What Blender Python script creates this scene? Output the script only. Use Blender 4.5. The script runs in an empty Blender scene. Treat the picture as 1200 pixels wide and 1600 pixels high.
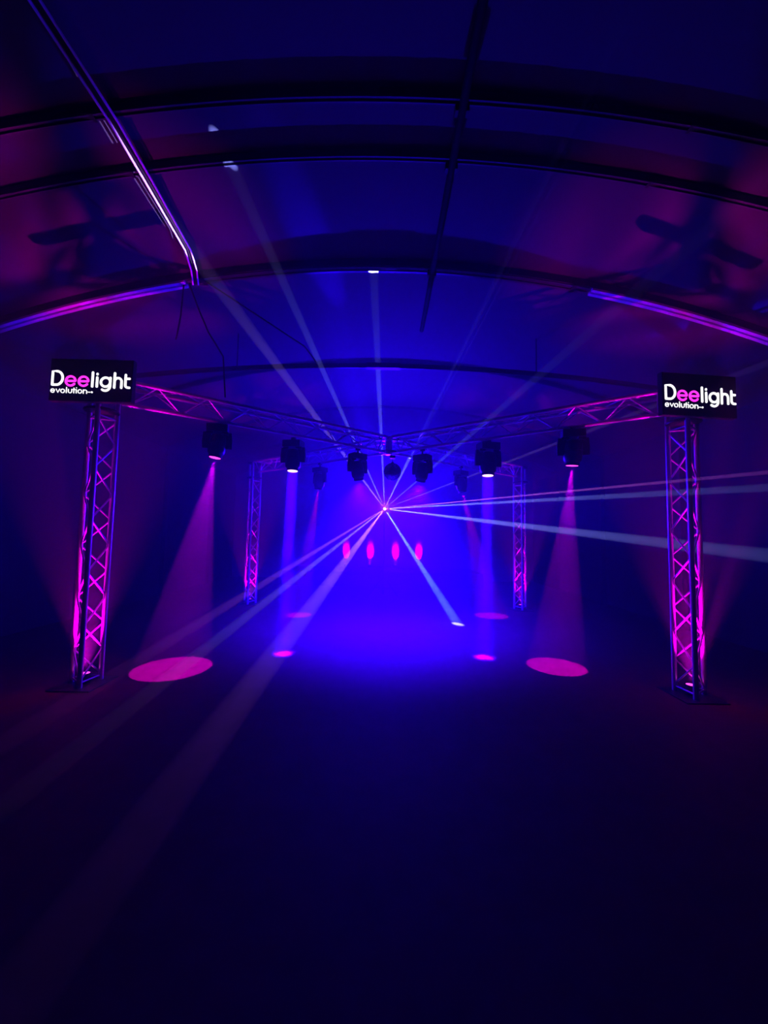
import bpy, bmesh, math, random
from mathutils import Vector, Matrix, Quaternion
random.seed(4)
R = math.radians
scene = bpy.context.scene
C = scene.collection

# ---------------------------------------------------------------- camera, world, exposure
PITCH, ROLL = math.atan(38 / 600), R(1.1)
cam_d = bpy.data.cameras.new('camera')
cam_d.sensor_fit = 'HORIZONTAL'; cam_d.sensor_width = 36.0; cam_d.lens = 18.0
cam_d.clip_start = 0.05; cam_d.clip_end = 100
cam = bpy.data.objects.new('camera', cam_d); C.objects.link(cam)
cam.matrix_world = (Matrix.Translation((0, 0, 1.5)) @ Matrix.Rotation(R(90) + PITCH, 4, 'X')
                    @ Matrix.Rotation(ROLL, 4, 'Z'))
scene.camera = cam
world = bpy.data.worlds.new('world'); scene.world = world
world.use_nodes = True
world.node_tree.nodes['Background'].inputs[0].default_value = (0.0, 0.0, 0.0, 1)
world.node_tree.nodes['Background'].inputs[1].default_value = 0.0
vs = scene.view_settings
scene.display_settings.display_device = 'sRGB'
vs.view_transform = 'Standard'; vs.look = 'None'; vs.gamma = 1.0; vs.use_curve_mapping = False
vs.exposure = 0.0
scene.cycles.use_denoising = True; scene.cycles.use_adaptive_sampling = True; scene.cycles.adaptive_threshold = 0.02
scene.cycles.max_bounces = 4; scene.cycles.diffuse_bounces = 2; scene.cycles.glossy_bounces = 2
scene.cycles.volume_bounces = 0
scene.cycles.volume_step_rate = 4.0; scene.cycles.volume_max_steps = 64
scene.cycles.sample_clamp_direct = 0; scene.cycles.sample_clamp_indirect = 4

# light strengths (watts) and colours, all in one place
HAZE_DENSITY = 0.07
MAGENTA = (0.6, 0.0, 1.0); VIOLET = (0.03, 0.0, 1.0); BLUE = (0.014, 0.0, 1.0); PINK = (1.0, 0.0, 0.80); ICE = (0.24, 0.25, 1.0); LILAC = (0.50, 0.28, 1.0); ROSE = (0.75, 0.14, 1.0)
E_FLOOD = 3700.0
E_WASH = 8000.0
E_UP_FRONT, E_UP_REAR, E_UP_WALL = 700.0, 450.0, 800.0
E_BEAM_BLUE, E_BEAM_PINK, E_REAR_HEAD = 75.0, 2100.0, 1100.0
E_LASER = 95000.0

# ---------------------------------------------------------------- materials
def mat(name, col, rough=0.5, metal=0.0, noise=0.0, scale=8.0, bump=0.0, spec=0.5, stretch=(1, 1, 1)):
    m = bpy.data.materials.new(name); m.use_nodes = True
    nt = m.node_tree; b = nt.nodes['Principled BSDF']
    b.inputs['Roughness'].default_value = rough; b.inputs['Metallic'].default_value = metal
    b.inputs['Specular IOR Level'].default_value = spec
    b.inputs['Base Color'].default_value = (*col, 1)
    if noise or bump:
        tc = nt.nodes.new('ShaderNodeTexCoord'); mp = nt.nodes.new('ShaderNodeMapping')
        mp.inputs['Scale'].default_value = stretch
        nz = nt.nodes.new('ShaderNodeTexNoise'); nz.inputs['Scale'].default_value = scale
        nz.inputs['Detail'].default_value = 4
        nt.links.new(tc.outputs['Object'], mp.inputs['Vector']); nt.links.new(mp.outputs['Vector'], nz.inputs['Vector'])
        if noise:
            mx = nt.nodes.new('ShaderNodeMix'); mx.data_type = 'RGBA'
            mx.inputs[6].default_value = (*[c * (1 - noise) for c in col], 1)
            mx.inputs[7].default_value = (*[min(1, c * (1 + noise)) for c in col], 1)
            nt.links.new(nz.outputs['Fac'], mx.inputs[0]); nt.links.new(mx.outputs[2], b.inputs['Base Color'])
        if bump:
            bp = nt.nodes.new('ShaderNodeBump'); bp.inputs['Strength'].default_value = bump
            bp.inputs['Distance'].default_value = 0.02
            nt.links.new(nz.outputs['Fac'], bp.inputs['Height']); nt.links.new(bp.outputs['Normal'], b.inputs['Normal'])
    return m
def glow(name, col, strength):
    m = bpy.data.materials.new(name); m.use_nodes = True
    nt = m.node_tree; nt.nodes.clear()
    e = nt.nodes.new('ShaderNodeEmission'); o = nt.nodes.new('ShaderNodeOutputMaterial')
    e.inputs[0].default_value = (*col, 1); e.inputs[1].default_value = strength
    nt.links.new(e.outputs[0], o.inputs[0])
    return m
M = dict(
    floor=mat('dark_brown_floor', (0.080, 0.016, 0.028), 0.75, 0, 0.35, 5, 0.08, 0.12),
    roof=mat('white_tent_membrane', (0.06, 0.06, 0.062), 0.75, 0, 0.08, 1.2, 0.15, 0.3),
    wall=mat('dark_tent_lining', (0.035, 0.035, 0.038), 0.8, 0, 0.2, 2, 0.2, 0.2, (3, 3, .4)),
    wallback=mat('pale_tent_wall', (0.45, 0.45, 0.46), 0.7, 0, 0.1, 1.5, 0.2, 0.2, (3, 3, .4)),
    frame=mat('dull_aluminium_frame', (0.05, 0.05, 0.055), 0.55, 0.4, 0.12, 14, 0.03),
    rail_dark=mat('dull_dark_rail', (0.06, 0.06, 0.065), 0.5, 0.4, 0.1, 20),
    rail=mat('bright_lit_rail', (0.9, 0.9, 0.92), 0.45, 0.0, 0.08, 20),  # lighter copy of the rail colour for its lit stretches
    alu=mat('polished_truss_aluminium', (0.82, 0.82, 0.84), 0.3, 0.5, 0.08, 30, 0.02),
    black=mat('satin_black_plastic', (0.012, 0.012, 0.014), 0.4, 0, 0.2, 20),
    steel=mat('black_steel', (0.02, 0.02, 0.022), 0.45, 0.4, 0.2, 20),
    screen=mat('black_screen_glass', (0.006, 0.006, 0.008), 0.12, 0, 0.1, 3),
    black_paint=mat('matt_black_paint', (0.01, 0.01, 0.011), 0.8, 0, 0.2, 20, 0, 0.15),
    rubber=mat('black_rubber', (0.015, 0.015, 0.015), 0.8, 0, 0.2, 20),
    mirror=mat('mirror_glass', (0.22, 0.22, 0.24), 0.12, 1.0, 0.03, 30),
    stage=mat('black_stage_carpet', (0.02, 0.02, 0.022), 0.9, 0, 0.3, 40),
    white_led=glow('white_led', (1.0, 1.0, 1.0), 1.4), pink_led=glow('pink_led', (1.0, 0.03, 0.75), 1.6),
    lens_pink=glow('lit_lens_pinkish', (1.0, 0.45, 0.9), 3.0), lens_magenta=glow('lit_lens_magenta', (1.0, 0.05, 0.8), 2.5),
    lens_dark=mat('dark_lens_glass', (0.01, 0.01, 0.02), 0.08, 0, 0.1, 4),
    aperture=glow('laser_aperture', (1.0, 0.95, 1.0), 30.0),
    red_led=glow('red_led', (1.0, 0.02, 0.05), 1.0),
)

# ---------------------------------------------------------------- mesh helpers
class MB:
    def __init__(s): s.v = []; s.f = []; s.smooth = True
    def box(s, c, d, rot=None):
        n = len(s.v); rot = rot or Matrix.Identity(3)
        for x in (-1, 1):
            for y in (-1, 1):
                for z in (-1, 1):
                    s.v.append(Vector(c) + rot @ Vector((x * d[0] / 2, y * d[1] / 2, z * d[2] / 2)))
        for q in ((0, 1, 3, 2), (4, 6, 7, 5), (0, 4, 5, 1), (2, 3, 7, 6), (0, 2, 6, 4), (1, 5, 7, 3)):
            s.f.append([n + i for i in q])
        return s
    def path(s, pts, r, n=8, caps=True):
        pts = [Vector(p) for p in pts]; m = len(s.v); k = len(pts)
        up = None
        for i, p in enumerate(pts):
            t = (pts[min(i + 1, k - 1)] - pts[max(i - 1, 0)]).normalized()
            if up is None: up = t.orthogonal().normalized()
            a = (up - up.dot(t) * t).normalized(); b = t.cross(a); up = a
            rr = r[i] if isinstance(r, (list, tuple)) else r
            for j in range(n):
                w = 2 * math.pi * j / n
                s.v.append(p + (a * math.cos(w) + b * math.sin(w)) * rr)
        for i in range(k - 1):
            for j in range(n):
                q = m + i * n; s.f.append([q + j, q + (j + 1) % n, q + n + (j + 1) % n, q + n + j])
        if caps:
            s.f.append([m + j for j in range(n)][::-1]); s.f.append([m + (k - 1) * n + j for j in range(n)])
        return s
    def lathe(s, prof, n=24, mtx=None):
        m = len(s.v); k = len(prof); mtx = mtx or Matrix.Identity(4)
        for (r, z) in prof:
            for j in range(n):
                w = 2 * math.pi * j / n
                s.v.append(mtx @ Vector((r * math.cos(w), r * math.sin(w), z)))
        for i in range(k - 1):
            for j in range(n):
                q = m + i * n; s.f.append([q + j, q + (j + 1) % n, q + n + (j + 1) % n, q + n + j])
        s.f.append([m + j for j in range(n)][::-1]); s.f.append([m + (k - 1) * n + j for j in range(n)])
        return s
    def mesh(s, name, m, smooth=True):
        me = bpy.data.meshes.new(name); me.from_pydata([tuple(v) for v in s.v], [], s.f); me.update()
        bm = bmesh.new(); bm.from_mesh(me); bmesh.ops.recalc_face_normals(bm, faces=bm.faces); bm.to_mesh(me); bm.free()
        if smooth:
            for p in me.polygons: p.use_smooth = True
            try: me.set_sharp_from_angle(angle=R(35))
            except Exception: pass
        me.materials.append(M[m]); return me
    def build(s, name, m, parent=None, smooth=True):
        return link(name, s.mesh(name, m, smooth), parent)
def link(name, data, parent=None):
    o = bpy.data.objects.new(name, data); C.objects.link(o)
    if parent: o.parent = parent
    return o
def tag(o, label=None, cat=None, group=None, kind=None):
    if label: o['label'] = label
    if cat: o['category'] = cat
    if group: o['group'] = group
    if kind: o['kind'] = kind
    return o
def thing(name, label, cat, loc=(0, 0, 0), rz=0.0, group=None):
    o = link(name, None); o.location = loc; o.rotation_euler = (0, 0, rz); o.empty_display_size = 0.1
    return tag(o, label, cat, group)
def aim_matrix(p, q, up=None):
    d = Vector(q) - Vector(p)
    if up is not None:          # local Y lies along up
        z = -d.normalized(); y = Vector(up); y = (y - y.dot(z) * z).normalized(); x = y.cross(z)
        return Matrix.Translation(p) @ Matrix((x, y, z)).transposed().to_4x4()
    return Matrix.Translation(p) @ d.to_track_quat('-Z', 'Y').to_matrix().to_4x4()
def spot(name, p, q, deg, watts, col, blend=0.15, radius=0.0, parent=None, narrow=1.0, tall=1.0, up=None):
    """A spot light at p aimed at q; narrow < 1 makes the cone tighter than deg, tall stretches it into an upright fan."""
    L = bpy.data.lights.new(name, 'SPOT'); L.energy = watts; L.color = col; L.spot_size = R(max(deg, 1.0))
    L.spot_blend = blend; L.shadow_soft_size = radius
    o = link(name, L)
    o.matrix_world = aim_matrix(p, q, up) @ Matrix.Diagonal((narrow, narrow * tall, 1, 1))
    if parent:
        bpy.context.view_layer.update()
        o.parent = parent; o.matrix_parent_inverse = parent.matrix_world.inverted()
    return o

# ---------------------------------------------------------------- the tent: floor, roof, walls
HALF, Y0, Y1 = 5.3, -2.6, 13.6
def roof_z(x): return 4.6 - 0.04 * x * x
XS = [-HALF + 2 * HALF * i / 32 for i in range(33)]

fl = MB().box((0, (Y0 + Y1) / 2, -0.05), (2 * HALF + 0.2, Y1 - Y0 + 0.2, 0.1)).build('floor', 'floor')
tag(fl, 'dark matt tent floor', 'floor', kind='structure')

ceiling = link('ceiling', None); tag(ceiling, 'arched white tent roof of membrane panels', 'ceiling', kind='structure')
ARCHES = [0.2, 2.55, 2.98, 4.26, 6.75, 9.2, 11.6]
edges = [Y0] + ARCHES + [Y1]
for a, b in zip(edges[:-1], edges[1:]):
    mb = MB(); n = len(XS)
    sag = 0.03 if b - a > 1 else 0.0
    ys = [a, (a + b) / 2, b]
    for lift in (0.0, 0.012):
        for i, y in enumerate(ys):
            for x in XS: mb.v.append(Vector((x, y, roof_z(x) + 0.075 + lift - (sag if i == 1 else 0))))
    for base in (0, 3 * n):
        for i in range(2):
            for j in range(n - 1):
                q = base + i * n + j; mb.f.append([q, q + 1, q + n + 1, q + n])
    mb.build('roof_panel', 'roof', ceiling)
EAVE = roof_z(HALF) + 0.06
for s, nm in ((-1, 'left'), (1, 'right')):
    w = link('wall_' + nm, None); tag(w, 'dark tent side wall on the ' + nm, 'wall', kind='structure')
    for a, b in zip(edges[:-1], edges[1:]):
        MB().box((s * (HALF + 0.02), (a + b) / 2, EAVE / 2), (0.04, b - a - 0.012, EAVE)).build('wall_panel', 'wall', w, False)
def gable(name, y, m, label):
    mb = MB(); n = len(XS)
    for dy in (0, 0.04):
        for x in XS: mb.v.append(Vector((x, y + dy, 0)))
        for x in XS: mb.v.append(Vector((x, y + dy, roof_z(x) + 0.06)))
    for base in (0, 2 * n):
        for j in range(n - 1): mb.f.append([base + j, base + j + 1, base + n + j + 1, base + n + j])
    return tag(mb.build(name, m, None, False), label, 'wall', kind='structure')
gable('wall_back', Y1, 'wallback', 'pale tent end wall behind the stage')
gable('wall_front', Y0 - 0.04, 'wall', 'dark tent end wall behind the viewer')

# haze: the smoke-machine mist that fills the tent and shows the beams
hz = MB().box((0, (Y0 + Y1) / 2, 2.36), (2 * HALF - 0.02, Y1 - Y0 - 0.04, 4.66)).build('haze', 'floor', None, False)
hm = bpy.data.materials.new('stage_haze'); hm.use_nodes = True
nt = hm.node_tree; nt.nodes.clear()
vsn = nt.nodes.new('ShaderNodeVolumeScatter'); vsn.inputs['Color'].default_value = (1, 1, 1, 1)
vsn.inputs['Density'].default_value = HAZE_DENSITY; vsn.inputs['Anisotropy'].default_value = 0.3
out = nt.nodes.new('ShaderNodeOutputMaterial'); nt.links.new(vsn.outputs[0], out.inputs['Volume'])
# mist density shaped thinner towards the viewer so the near end stays dark
tcn = nt.nodes.new('ShaderNodeTexCoord'); sep = nt.nodes.new('ShaderNodeSeparateXYZ'); mr = nt.nodes.new('ShaderNodeMapRange')
mr.interpolation_type = 'SMOOTHSTEP'
for i, v in ((1, 0.8), (2, 6.0), (3, 0.05 * HAZE_DENSITY), (4, HAZE_DENSITY)): mr.inputs[i].default_value = v
nt.links.new(tcn.outputs['Object'], sep.inputs[0]); nt.links.new(sep.outputs['Y'], mr.inputs[0]); nt.links.new(mr.outputs[0], vsn.inputs['Density'])
hz.data.materials[0] = hm
tag(hz, 'thin smoke haze filling the whole tent', 'haze', kind='stuff')

def arch_part(name, y, dz, w, h, m, parent, zf=roof_z, x0=-HALF + .03, x1=HALF - .03, n=48):
    """a bent bar following the roof curve"""
    mb = MB()
    for i in range(n + 1):
        x = x0 + (x1 - x0) * i / n
        z = zf(x) + dz
        for (a, b) in ((-w / 2, -h / 2), (w / 2, -h / 2), (w / 2, h / 2), (-w / 2, h / 2)):
            mb.v.append(Vector((x, y + a, z + b)))
    for i in range(n):
        q = i * 4
        for j in range(4): mb.f.append([q + j, q + (j + 1) % 4, q + 4 + (j + 1) % 4, q + 4 + j])
    mb.f.append([0, 1, 2, 3]); q = n * 4; mb.f.append([q + 3, q + 2, q + 1, q])
    return mb.build(name, m, parent)
arch_labels = {0.2: 'aluminium roof arch above the viewer outside the picture',
    2.55: 'topmost dark roof arch in the picture, nearest to the viewer',
    2.98: 'dark roof arch second from the top, crossing the whole picture',
    4.26: 'roof arch with pink lit twin rails at both haunches above the signs',
    6.75: 'dim blue roof arch just behind the mirror ball hub',
    9.2: 'dim roof arch above the laser stand',
    11.6: 'dim roof arch farthest back near the stage'}
for y in ARCHES:
    t = thing('roof_arch', arch_labels[y], 'roof beam', (0, 0, 0), 0, 'arched roof beams of the tent')
    big = y == 4.26
    hh = 0.08 if big else 0.045
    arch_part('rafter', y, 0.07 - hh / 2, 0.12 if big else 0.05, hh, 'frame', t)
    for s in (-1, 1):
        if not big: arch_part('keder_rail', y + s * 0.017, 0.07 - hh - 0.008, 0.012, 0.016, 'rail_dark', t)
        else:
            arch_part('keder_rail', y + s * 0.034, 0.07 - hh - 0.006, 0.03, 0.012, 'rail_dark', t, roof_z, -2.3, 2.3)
            for (xa, xb) in ((-HALF + .1, -2.33), (2.33, HALF - .1)):  # haunch rails coloured brighter where uplight falls, centre rails darker as if unlit
                tag(arch_part('lit_rail', y + s * 0.034, 0.07 - hh - 0.012, 0.042, 0.024, 'rail', t, roof_z, xa, xb, 24), 'arch rail in a brighter tone where pink light falls')
    for s in (-1, 1):
        MB().box((s * (HALF - 0.06), y, EAVE / 2 - 0.03), (0.09, 0.075, EAVE - 0.08)).build('upright', 'frame', t)
        MB().box((s * (HALF - 0.06), y, 0.006), (0.11, 0.16, 0.012)).build('foot_plate', 'steel', t)
        for k in (-2.2, 0, 2.2):
            if s > 0: MB().box((k, y, roof_z(k) + 0.07 - hh / 2), (0.18, 0.128 if big else 0.058, hh + .01)).build('joint_sleeve', 'steel', t)
# tie beam spanning under the roof
tie_z = lambda x: 4.0 - 0.0165 * x * x
t = thing('tie_beam', 'shallow curved tie beam crossing the tent above the centre truss', 'roof beam')
arch_part('beam', 5.5, 0, 0.06, 0.05, 'frame', t, tie_z, -4.93, 4.93)
arch_part('lower_rail', 5.49, -0.033, 0.02, 0.014, 'rail_dark', t, tie_z, -4.93, 4.93)
for x in (-2.2, 2.2):
    MB().path([(x, 5.5, tie_z(x) + .02), (x, 5.5, roof_z(x) + 0.07)], 0.008, 8).build('hanger_rod', 'steel', t)
MB().box((-0.05, 5.5, tie_z(0) - 0.005), (0.5, 0.075, 0.075)).build('joint_sleeve', 'steel', t)
# lengthwise pipe near the ridge and the twin purlin on the left
t = thing('ridge_pipe', 'dark lengthwise pipe under the roof ridge', 'pipe')
MB().path([(0.5, 0.2, 4.52), (0.5, 5.45, 4.52)], 0.03, 12).build('pipe', 'black_paint', t)
for y in (0.25, 2.55, 2.98, 4.26):
    MB().box((0.5, y, 4.545), (0.10, 0.05, 0.07)).build('pipe_clamp', 'steel', t)
PUR = [(-1.97, 0.25), (-1.972, 2.55), (-2.0, 2.98), (-2.06, 3.76), (-2.14, 4.05), (-2.225, 4.26)]
t = thing('roof_purlin', 'twin rail purlin under the left roof, lit blue by a laser', 'roof beam')
for s in (-1, 1):
    MB().path([(x + s * 0.03, y, roof_z(x) - 0.045) for x, y in PUR], 0.009, 10).build('rail', 'rail', t)
MB().path([(x, y, roof_z(x) - 0.022) for x, y in PUR], 0.022, 8).build('web', 'black_paint', t)
# cables hanging from the arch on the left
def cable(label, pts, r=0.009):
    P = [Vector(p) for p in pts]; out = []
    for i in range(len(P) - 1):
        for k in range(6):
            u = k / 6; out.append(P[i].lerp(P[i + 1], u))
    out.append(P[-1])
    tag(MB().path(out, r, 8).build('cable', 'rubber'), label, 'cable', 'cables hanging from the roof arch')
cable('black cable hanging straight down from the pink lit arch at left', [(-2.36, 4.26, 4.36), (-2.38, 4.27, 4.0), (-2.42, 4.28, 3.75), (-2.44, 4.3, 3.72)])
cable('black cable slanting right from the arch joint down towards the truss', [(-2.3, 4.26, 4.37), (-2.2, 4.3, 4.1), (-2.1, 4.36, 3.85), (-1.95, 4.45, 3.6), (-1.9, 4.44, 3.1)])
cable('black cable looping from the tie beam across to the roof arch', [(-1.0, 5.47, 3.98), (-1.15, 5.2, 4.12), (-1.5, 4.8, 4.2), (-2.1, 4.28, 4.4)])

# ---------------------------------------------------------------- truss
TRI = 0.24; RC = TRI / math.sqrt(3)
CH_R, BR_R = 0.0235, 0.0085
def truss_section(parent, base, axis, refdir, length, phase_set=(0, 1, 0), pitch=0.255, chord_mat='alu'):
    """three-chord ladder of tubes along axis starting at base; refdir points to the first chord"""
    axis = Vector(axis).normalized(); u = Vector(refdir); u = (u - u.dot(axis) * axis).normalized(); v = axis.cross(u)
    base = Vector(base)
    cs = [base + (u * math.cos(w) + v * math.sin(w)) * RC for w in (0, 2 * math.pi / 3, 4 * math.pi / 3)]
    cm = MB().path([(0, 0, 0), (0, 0, length)], CH_R, 14).mesh('chord', chord_mat)
    q = axis.to_track_quat('Z', 'Y')
    for c in cs:
        o = link('chord', cm, parent); o.matrix_local = Matrix.Translation(c) @ q.to_matrix().to_4x4()
    n = max(2, int(round((length - 0.12) / pitch))); pit = (length - 0.12) / n
    bl = math.hypot(TRI, pit)
    bmh = MB().path([(0, 0, 0), (0, 0, bl)], BR_R, 8).mesh('brace', chord_mat)
    tm = MB().path([(0, 0, 0), (0, 0, TRI)], BR_R, 8).mesh('batten', chord_mat)
    for fc in range(3):
        a, b = cs[fc], cs[(fc + 1) % 3]
        for i in range(n):
            p, r = (a, b) if (i + phase_set[fc]) % 2 == 0 else (b, a)
            s0 = p + axis * (0.06 + i * pit); s1 = r + axis * (0.06 + (i + 1) * pit)
            o = link('brace', bmh, parent)
            o.matrix_local = Matrix.Translation(s0) @ (s1 - s0).to_track_quat('Z', 'Y').to_matrix().to_4x4()
        for h in (0.045, length - 0.045):
            s0 = a + axis * h; s1 = b + axis * h
            o = link('batten', tm, parent)
            o.matrix_local = Matrix.Translation(s0) @ (s1 - s0).to_track_quat('Z', 'Y').to_matrix().to_4x4()
    return cs
HUB = Vector((0.06, 6.06, 0))
TOWERS = dict(front_left=(-2.905, 3.86), front_right=(3.045, 3.86), rear_left=(-2.86, 8.36), rear_right=(2.95, 8.28))
TOW_H = 2.70
tower_label = dict(
    front_left='tall aluminium truss tower lit pink, under the left sign',
    front_right='tall aluminium truss tower lit pink, under the right sign',
    rear_left='smaller looking far truss tower with pink glow on the left, left of the blue beam',
    rear_right='smaller looking far truss tower with pink glow on the right, right of the blue beam')
up_label = dict(
    front_left='pink uplight can inside the base of the left front truss tower',
    front_right='pink uplight can inside the base of the right front truss tower',
    rear_left='pink uplight can in the foot of the far left truss tower',
    rear_right='pink uplight can in the foot of the far right truss tower')
arm_label = dict(
    front_left='horizontal truss running from the left sign to the centre hub',
    front_right='horizontal truss running from the right sign to the centre hub',
    rear_left='horizontal truss from the centre hub back to the far left tower',
    rear_right='horizontal truss from the centre hub back to the far right tower')
Z_TOP = 3.045; Z_BOT = Z_TOP - TRI * 0.866
def uplight(key, x, y, z, label, watts, deg, group, aim=(0, 0, 3), rad=0.05):
    t = thing('uplight', label, 'stage light', (x, y, z), 0, group)
    cn = MB().lathe([(rad * .9, 0.0), (rad, 0.01), (rad, 0.085), (rad * .93, 0.095), (rad * .93, 0.088), (0.001, 0.088)], 20).build('can', 'black', t)
    MB().lathe([(rad * .9, 0.0885), (rad * .9, 0.0915)], 20).build('lens', 'lens_magenta', cn)
    MB().path([(-rad - .012, 0, 0.05), (-rad - .012, 0, 0.004), (rad + .012, 0, 0.004), (rad + .012, 0, 0.05)], 0.004, 6).build('bracket', 'steel', t)
    p = (x, y, z + 0.105)
    spot('uplight_lamp', p, Vector(p) + Vector(aim), deg, watts, PINK, 1.0, 0.02, t)
    return t
for k, (x, y) in TOWERS.items():
    t = thing('truss_tower', tower_label[k], 'truss tower', (x, y, 0), 0, 'truss towers at the corners of the dance floor')
    MB().box((0, 0, 0.006), (0.40, 0.40, 0.012)).build('base_plate', 'steel', t)
    view = Vector((x, y, 0)).normalized(); right = Vector((view.y, -view.x, 0)); toward = -view
    s = -1 if 'left' in k else 1
    th = R(-16.5)
    # lone chord on the inner side, the second one nearest to the viewer
    ref = (right * (-s)) * math.cos(th) + toward * math.sin(th)
    truss_section(t, (0, 0, 0.012), (0, 0, 1), ref, TOW_H - 0.012, (0, 1, 0))
    # coupling block joining tower and arm
    d = (HUB - Vector((x, y, 0))).normalized()
    for dz in (TOW_H + 0.02, Z_TOP - 0.01):
        MB().lathe([(0.15, -0.012), (0.155, 0), (0.15, 0.012)], 20, Matrix.Translation((0, 0, dz))).build('coupling_plate', 'steel', t)
    for a in range(3):
        w = R(120 * a) + math.atan2(ref.y, ref.x)
        MB().path([(RC * math.cos(w), RC * math.sin(w), TOW_H), (RC * math.cos(w), RC * math.sin(w), Z_TOP)], CH_R, 12).build('coupler', 'alu', t)
    front = 'front' in k
    uplight(k, x, y, 0.013, up_label[k], E_UP_FRONT if front else E_UP_REAR, 48, 'uplights in the tower bases')
    # the arm
    a = thing('truss_beam', arm_label[k], 'truss', (0, 0, 0), 0, 'horizontal truss arms meeting at the hub')
    P = Vector((x, y, 0)); Ln = (HUB - P).length
    st = P + d * 0.16; L = Ln - 0.16 - 0.17
    zc = Z_BOT + RC
    truss_section(a, (st.x, st.y, zc), (d.x, d.y, 0), (0, 0, -1), L, (0, 1, 1))
# hub
t = thing('truss_hub', 'centre truss hub above the mirror ball', 'truss', (HUB.x, HUB.y, 0))
for k, (x, y) in TOWERS.items():
    d = (Vector((x, y, 0)) - HUB).normalized(); n = Vector((-d.y, d.x, 0))
    for off, z in ((-TRI / 2, Z_TOP), (TRI / 2, Z_TOP), (0, Z_BOT)):
        p = d * 0.17 + n * off; MB().path([(p.x, p.y, z), (n.x * off * .55, n.y * off * .55, z)], CH_R, 12).build('stub', 'alu', t)
MB().lathe([(0.05, Z_BOT - 0.04), (0.055, Z_BOT - 0.03), (0.055, Z_TOP + 0.03), (0.05, Z_TOP + 0.04)], 20).build('core', 'alu', t)
for z in (Z_BOT, Z_TOP):
    MB().lathe([(0.16, z - 0.008), (0.165, z), (0.16, z + 0.008)], 28).build('ring_plate', 'steel', t)
# mirror ball
BALL = Vector((0.12, 6.05, 2.525))
t = thing('mirror_ball', 'round mirror ball hanging below the centre truss hub', 'mirror ball', BALL)
mb = MB(); nr, ns = 14, 26; rr = 0.142
for i in range(nr):
    p0, p1 = math.pi * i / nr + .012, math.pi * (i + 1) / nr - .012
    kk = max(4, int(ns * math.sin((p0 + p1) / 2)))
    for j in range(kk):
        w0, w1 = 2 * math.pi * (j + .05) / kk, 2 * math.pi * (j + .95) / kk
        q = len(mb.v)
        for (p, w) in ((p0, w0), (p1, w0), (p1, w1), (p0, w1)):
            mb.v.append(Vector((rr * math.sin(p) * math.cos(w), rr * math.sin(p) * math.sin(w), rr * math.cos(p))))
        mb.f.append([q, q + 1, q + 2, q + 3])
tag(mb.build('mirror_tiles', 'mirror', t, False), kind='stuff')
MB().lathe([(rr * .975 * math.sin(math.pi * i / 16) + .0005, -rr * .975 * math.cos(math.pi * i / 16)) for i in range(17)], 28).build('core', 'black', t)
MB().lathe([(0.022, rr - .004), (0.022, rr + .012), (0.006, rr + .013), (0.006, Z_BOT - BALL.z - .1)], 14).build('shackle', 'steel', t)
MB().lathe([(0.045, Z_BOT - BALL.z - .1), (0.045, Z_BOT - BALL.z - .047)], 16).build('motor', 'black', t)

# ---------------------------------------------------------------- moving heads
def moving_head(label, x, y, zc, aim, lens='lens_dark', watts=0, col=BLUE, deg=4, radius=0.05, pan=0.0, scale=1.0, blend=.2, disk=False):
    """base plate clamped to the truss bottom chord, yoke with two arms, barrel head turned towards aim"""
    t = thing('moving_head', label, 'stage light', (x, y, zc), 0, 'moving head lights hung on the truss')
    k = scale
    top = Z_BOT - zc - CH_R
    rz = Matrix.Rotation(pan, 3, 'Z')
    MB().box((0, 0, .165 * k + .035 * k), (.235 * k, .17 * k, .085 * k), rz).build('base', 'black', t)
    cl = MB(); cl.path([(0, 0, .23 * k), (0, 0, top + .012)], .014, 10); cl.box((0, 0, top), (.06, .05, .035), rz); cl.build('clamp', 'steel', t)
    for s in (-1, 1):
        ym = MB(); pts = [(s * .06 * k, 0, .155 * k), (s * .115 * k, 0, .14 * k), (s * .124 * k, 0, .05 * k), (s * .122 * k, 0, -.03 * k)]
        for p, q in zip(pts[:-1], pts[1:]):
            p, q = Vector(p), Vector(q); dv = q - p
            ro = rz @ dv.to_track_quat('Z', 'Y').to_matrix()
            ym.box(rz @ ((p + q) / 2), (.034 * k, .09 * k, dv.length + .02) if abs(dv.x) < abs(dv.z) else (.09 * k, .034 * k, dv.length + .02), ro)
        ym.build('yoke_arm', 'black', t)
    d = (Vector(aim) - Vector((x, y, zc))).normalized()
    m = (-d).to_track_quat('Z', 'Y').to_matrix().to_4x4()
    prof = [(.001, .135), (.05, .135), (.078, .12), (.09, .09), (.096, .03), (.098, -.06), (.094, -.10), (.074, -.125), (.078, -.155), (.072, -.16), (.066, -.156), (.001, -.15)]
    hd = MB().lathe([(r * k, z * k) for r, z in prof], 28, m).build('head', 'black', t)
    MB().lathe([(.064 * k, -.158 * k), (.064 * k, -.152 * k)], 24, m).build('lens', lens, hd)
    fin = MB()
    for i in range(4): fin.lathe([((.0985 - .001 * i) * k, (.02 - .026 * i) * k), ((.1015 - .001 * i) * k, (.014 - .026 * i) * k), ((.0985 - .001 * i) * k, (.008 - .026 * i) * k)], 28, m)
    fin.build('cooling_fins', 'steel', hd)
    if watts:
        p = Vector((x, y, zc)) + d * (.17 * k)
        if disk:
            L = bpy.data.lights.new('head_lamp', 'AREA'); L.shape = 'DISK'; L.size = .125 * k; L.spread = R(deg); L.energy = watts; L.color = col
            o = link('head_lamp', L); o.matrix_world = aim_matrix(p, p + d)
            bpy.context.view_layer.update(); o.parent = t; o.matrix_parent_inverse = t.matrix_world.inverted()
        else: spot('head_lamp', p, Vector(p) + d * 3, deg, watts, col, blend, radius, t)
    return t
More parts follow.
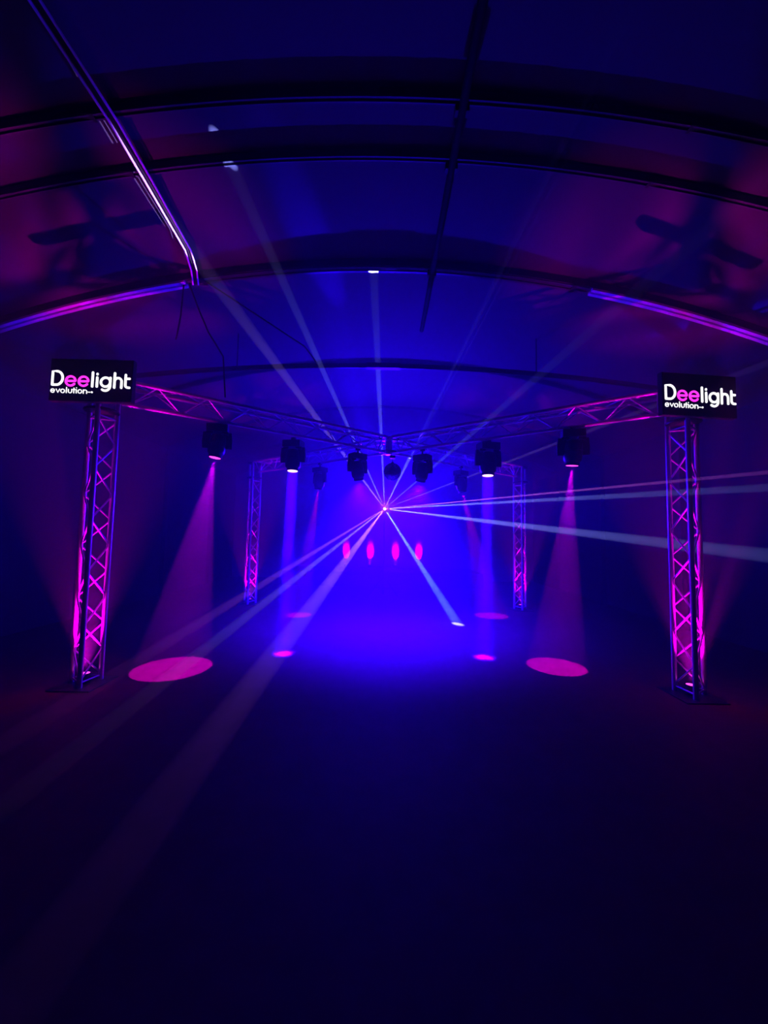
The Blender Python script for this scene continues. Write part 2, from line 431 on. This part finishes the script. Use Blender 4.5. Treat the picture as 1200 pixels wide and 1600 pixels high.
moving_head('black moving head with thin pink beam, hung nearest the left sign', -2.03, 4.585, 2.56, (-2.30, 4.36, 0), 'lens_magenta', E_BEAM_PINK, MAGENTA, 19, .012, R(15), 1.0, .05)
moving_head('black moving head with wide blue beam under the left truss', -1.262, 5.22, 2.53, (-1.23, 4.95, 0), 'lens_pink', E_BEAM_BLUE, VIOLET, 5, .075, R(-10), 1.05, .3, True)
moving_head('black moving head tilted sideways just left of the mirror ball', -.415, 5.78, 2.50, (-.1, 6.5, 0.2), 'lens_dark', E_WASH, BLUE, 130, .05, R(35), 1.0, 1.0)
moving_head('black moving head tilted sideways just right of the mirror ball', .565, 5.74, 2.49, (.25, 6.5, 0.2), 'lens_dark', E_WASH, BLUE, 130, .05, R(-35), 1.0, 1.0)
moving_head('black moving head with wide blue beam under the right truss', 1.40, 5.16, 2.52, (1.30, 4.95, 0), 'lens_pink', E_BEAM_BLUE * .8, VIOLET, 5, .075, R(12), 1.12, .3, True)
moving_head('black moving head with thin pink beam, hung nearest the right sign', 2.22, 4.48, 2.54, (2.08, 4.66, 0), 'lens_magenta', E_BEAM_PINK, MAGENTA, 16, .012, R(-15), 1.05, .05)
moving_head('small dark moving head on the far right truss arm', 1.42, 7.10, 2.50, (2.12, 7.58, 0), 'lens_dark', E_REAR_HEAD, PINK, 15, .02, R(40))
moving_head('small dark moving head on the far left truss arm', -1.20, 7.05, 2.50, (-1.56, 7.3, 0), 'lens_dark', E_REAR_HEAD, PINK, 12, .02, R(-40))

# ---------------------------------------------------------------- signs
def arc(cx, cy, r, a0, a1, n=18, ry=None):
    ry = ry or r
    return [(cx + r * math.cos(R(a0 + (a1 - a0) * i / n)), cy + ry * math.sin(R(a0 + (a1 - a0) * i / n))) for i in range(n + 1)]
def ribbon(mb, pts, w, depth, ox, oz, k, caps=True):
    """flat stroke of width w in the x-z plane, proud by depth towards -y"""
    P = [Vector((p[0], p[1])) for p in pts]
    Lf, Rt = [], []
    for i, p in enumerate(P):
        a = P[max(i - 1, 0)]; b = P[min(i + 1, len(P) - 1)]
        t = (b - a).normalized(); n = Vector((-t.y, t.x)) * w / 2
        Lf.append(p + n); Rt.append(p - n)
    outl = Lf[:]
    t = (P[-1] - P[-2]).normalized(); n = Vector((-t.y, t.x))
    if caps: outl += [P[-1] + (n * math.cos(a) + t * math.sin(a)) * w / 2 for a in [math.pi * j / 6 for j in range(1, 6)]]
    outl += Rt[::-1]
    t = (P[0] - P[1]).normalized(); n = Vector((-t.y, t.x))
    if caps: outl += [P[0] + (n * math.cos(a) + t * math.sin(a)) * w / 2 for a in [math.pi * j / 6 for j in range(1, 6)]]
    m = len(Lf); b0 = len(mb.v); N = len(outl)
    for y in (-depth, 0.0):
        for q in outl: mb.v.append(Vector((ox + q.x * k, y, oz + q.y * k)))
    for i in range(N): mb.f.append([b0 + i, b0 + (i + 1) % N, b0 + N + (i + 1) % N, b0 + N + i])
    for i in range(m - 1):      # front faces along the stroke
        rt = lambda j: b0 + (m + (5 if caps else 0)) + (m - 1 - j)
        mb.f.append([b0 + i, b0 + i + 1, rt(i + 1), rt(i)])
    if caps:
        c1 = [b0 + m - 1] + [b0 + m + j for j in range(5)] + [b0 + m + 5]
        mb.f.append(c1)
        e = b0 + 2 * m + 5
        mb.f.append([b0 + 2 * m + 4] + [e + j for j in range(5)] + [b0])
W1, W2 = 26, 9
# strokes in logo units (x right, y up, origin at the big D's lower left)
BIG = [
    ('D', 'white_led', [[(14, 14), (14, 172), (62, 172)] + arc(62, 93, 66, 90, -90, 20, 79) + [(14, 14)]], W1),
    ('e', 'pink_led', [[(166, 62), (274, 62)] + arc(220, 62, 54, 0, 322, 26)], 24),
    ('e', 'pink_led', [[(312, 62), (420, 62)] + arc(366, 62, 54, 0, 322, 26)], 24),
    ('l', 'white_led', [[(467, 4), (467, 168)]], W1),
    ('i', 'white_led', [[(519, 4), (519, 110)], [(519, 148), (519, 152)]], W1),
    ('g', 'white_led', [arc(616, 58, 53, 0, 360, 28), [(669, 110), (669, 20)] + arc(615, 14, 54, 0, -128, 14, 56)], W1),
    ('h', 'white_led', [[(717, -4), (717, 165)], [(717, 62)] + arc(757, 66, 40, 180, 0, 14, 44) + [(797, -4)]], W1),
    ('t', 'white_led', [[(841, 148), (841, 34)] + arc(869, 30, 28, 180, 270, 8, 30) + [(888, -1)], [(841, 104), (886, 104)]], W1)]
SM = [
    ('e', [[(4, -56), (46, -56)] + arc(25, -56, 21, 0, 322, 16)]), ('v', [[(64, -36), (84, -76), (104, -36)]]),
    ('o', [arc(138, -57, 21, 0, 360, 18)]), ('l', [[(180, -78), (180, -14)]]),
    ('u', [[(202, -36), (202, -58)] + arc(221, -59, 19, 180, 360, 10) + [(240, -36)]]),
    ('t', [[(264, -20), (264, -78)], [(254, -38), (280, -38)]]), ('i', [[(292, -38), (292, -78)], [(292, -18), (292, -16)]]),
    ('o', [arc(332, -58, 21, 0, 360, 18)]),
    ('n', [[(372, -80), (372, -38)], [(372, -58)] + arc(391, -58, 19, 180, 0, 10) + [(410, -80)]]),
    ('dash', [[(424, -64), (446, -64)]]), ('dot', [arc(468, -64, 6, 0, 360, 10)])]
def sign(label, loc, rz, wide, tall, width):
    t = thing('display_sign', label, 'sign', loc, rz, 'lit signs on the tower tops')
    pb = MB().box((0, 0.03, 0), (wide, 0.05, tall)); pb.build('screen_housing', 'black', t, False)
    sc_ = MB().box((0, 0.002, 0), (wide - 0.016, 0.008, tall - 0.016)).build('screen', 'screen', t, False)
    MB().box((0, 0.085, -.02), (0.14, 0.06, 0.26)).build('mounting_bracket', 'steel', t, False)
    k = width / 902.0; ox = -width / 2 + 0.004; oz = -0.065 + (tall - .42) * .0
    for nm, m, st, w in BIG:
        mb = MB()
        for s_ in st: ribbon(mb, s_, w, 0.004, ox, oz, k)
        mb.v = [v + Vector((0, -0.002, 0)) for v in mb.v]
        mb.build('letter_' + nm.lower(), m, sc_, False)
    for nm, st in SM:
        mb = MB()
        for s_ in st: ribbon(mb, s_, W2, 0.004, ox, oz, k)
        mb.v = [v + Vector((0, -0.002, 0)) for v in mb.v]
        mb.build('small_letter_' + nm if len(nm) == 1 else 'small_' + nm, 'white_led', sc_, False)
    return t
sign('lit white and pink sign on top of the left front tower', (-2.803, 3.56, 2.925), R(1), 0.775, 0.41, 0.745)
sign('lit white and pink sign on top of the right front tower', (2.975, 3.56, 2.892), R(6), 0.775, 0.41, 0.745)

# ---------------------------------------------------------------- laser on its stand, stage and wall uplights
S = Vector((0.015, 9.8, 2.203))
t = thing('light_stand', 'black pole stand carrying the laser projector', 'stand', (S.x, S.y + .12, 0))
MB().lathe([(.028, .02), (.02, .03), (.02, 2.10)], 12).build('pole', 'black', t)
MB().box((0, 0, 2.105), (.14, .1, .012)).build('top_plate', 'steel', t)
for a in range(3):
    w = R(90 + 120 * a)
    MB().path([(.02 * math.cos(w), .02 * math.sin(w), .45), (.42 * math.cos(w), .42 * math.sin(w), .012)], .011, 8).build('leg', 'black', t)
    MB().path([(.02 * math.cos(w), .02 * math.sin(w), .16), (.24 * math.cos(w), .24 * math.sin(w), .20)], .007, 8).build('strut', 'black', t)
t = thing('laser_projector', 'laser projector firing white beams at the centre of the picture', 'laser', (S.x, S.y + .12, 2.111))
MB().box((0, 0, .095), (.24, .20, .16)).build('housing', 'black', t, False)
MB().box((0, 0, .007), (.16, .12, .014)).build('bracket', 'steel', t, False)
MB().box((0, -.103, .092), (.07, .006, .05)).build('window_bezel', 'steel', t, False)
MB().lathe([(.028, -.002), (.028, .002)], 16, Matrix.Translation((0, -.108, S.z - 2.111)) @ Matrix.Rotation(R(90), 4, 'X')).build('aperture', 'aperture', t)
# target point, cone angle, relative power, colour, (tightening)
BEAMS = [
    ((-2.05, 3.45, 4.385), 1.0, .3, LILAC, .42, 15.0),
    ((-1.31, 3.119, 4.53), 1.0, .6, ICE, 1.0, 1),
    ((-.179, 4.221, 4.6), 1.2, .55, ICE, 1.0, 1),
    ((.443, 6.1, 2.87), 1.0, .6, ICE, 1.0, 1),
    ((.862, 5.6, 2.668), 1.0, .3, ICE, .7, 1),
    ((3.889, 5.0, 3.43), 1.0, .45, LILAC, .8, 1),
    ((3.023, 3.0, 2.062), 1.0, 7.0, ROSE, .3, 1),
    ((3.018, 3.0, 1.94), 1.0, 3.2, ICE, .6, 1),
    ((4.491, 4.5, 1.362), 1.6, 1.6, ICE, 1.0, 1),
    ((1.32, 6.8, 0), 2.8, .8, (.16, .30, 1.0), 1.0, 1),
    ((-.739, 1.2, .5546), 1.1, .9, (.5, .14, 1.0), 1.0, 1),
    ((-1.714, 1.8, .5235), 1.0, .6, ROSE, .7, 1),
    ((-1.41, 1.5, .4564), 1.0, .7, LILAC, .7, 1)]
for (q, deg, pw, col, nar, tall) in BEAMS:
    spot('laser_beam', S, q, deg, E_LASER * pw, col, .8 if deg > 2 else .4, 0.0, t, nar, tall, (-.1, 1.6, -.03) if tall > 1 else None)
# slim blue scanned fans between the beams
for (q, wide, tall, pw) in (((3.6, 3.6, 1.72), 3.5, 2.6, .2), ((-.75, 4.4, 4.5), 5.0, 2.0, .06), ((3.4, 4.9, 3.75), 3.0, 3.0, .14)):
    spot('laser_fan', S, q, 1.0, E_LASER * pw, BLUE, .9, 0.0, t, wide, tall, (0, 0, 1))
# wide blue flood added at the laser to fill the haze with glow
spot('blue_glow_fill', S + Vector((0, -.02, 0)), S + Vector((0, -3, 1.0)), 150, E_FLOOD, BLUE, 1.0, 0.03, t, 1.0, .72)

t = thing('stage_riser', 'low black stage riser along the back wall', 'stage', (0, 12.5, 0))
for i in range(3):
    MB().box((-2.0 + 2.0 * i, 0, .40), (1.985, 1.9, .06)).build('deck', 'stage', t, False)
for x in (-2.9, -1.0, 1.0, 2.9):
    for y in (-.85, .85): MB().path([(x, y, 0), (x, y, .37)], .024, 10).build('leg', 'alu', t)
MB().box((0, -.955, .19), (6.0, .012, .37)).build('skirt', 'stage', t, False)
for i, x in enumerate((-1.30, -.455, .433, 1.254)):
    lab = ['leftmost of the four pink wall uplights at the back', 'second from left of the four pink wall uplights at the back',
           'third from left of the four pink wall uplights at the back', 'rightmost of the four pink wall uplights at the back'][i]
    uplight('w', x, 13.42, .431, lab, E_UP_WALL, 34, 'pink uplights along the back wall', (0, .85, 1.6), .06)
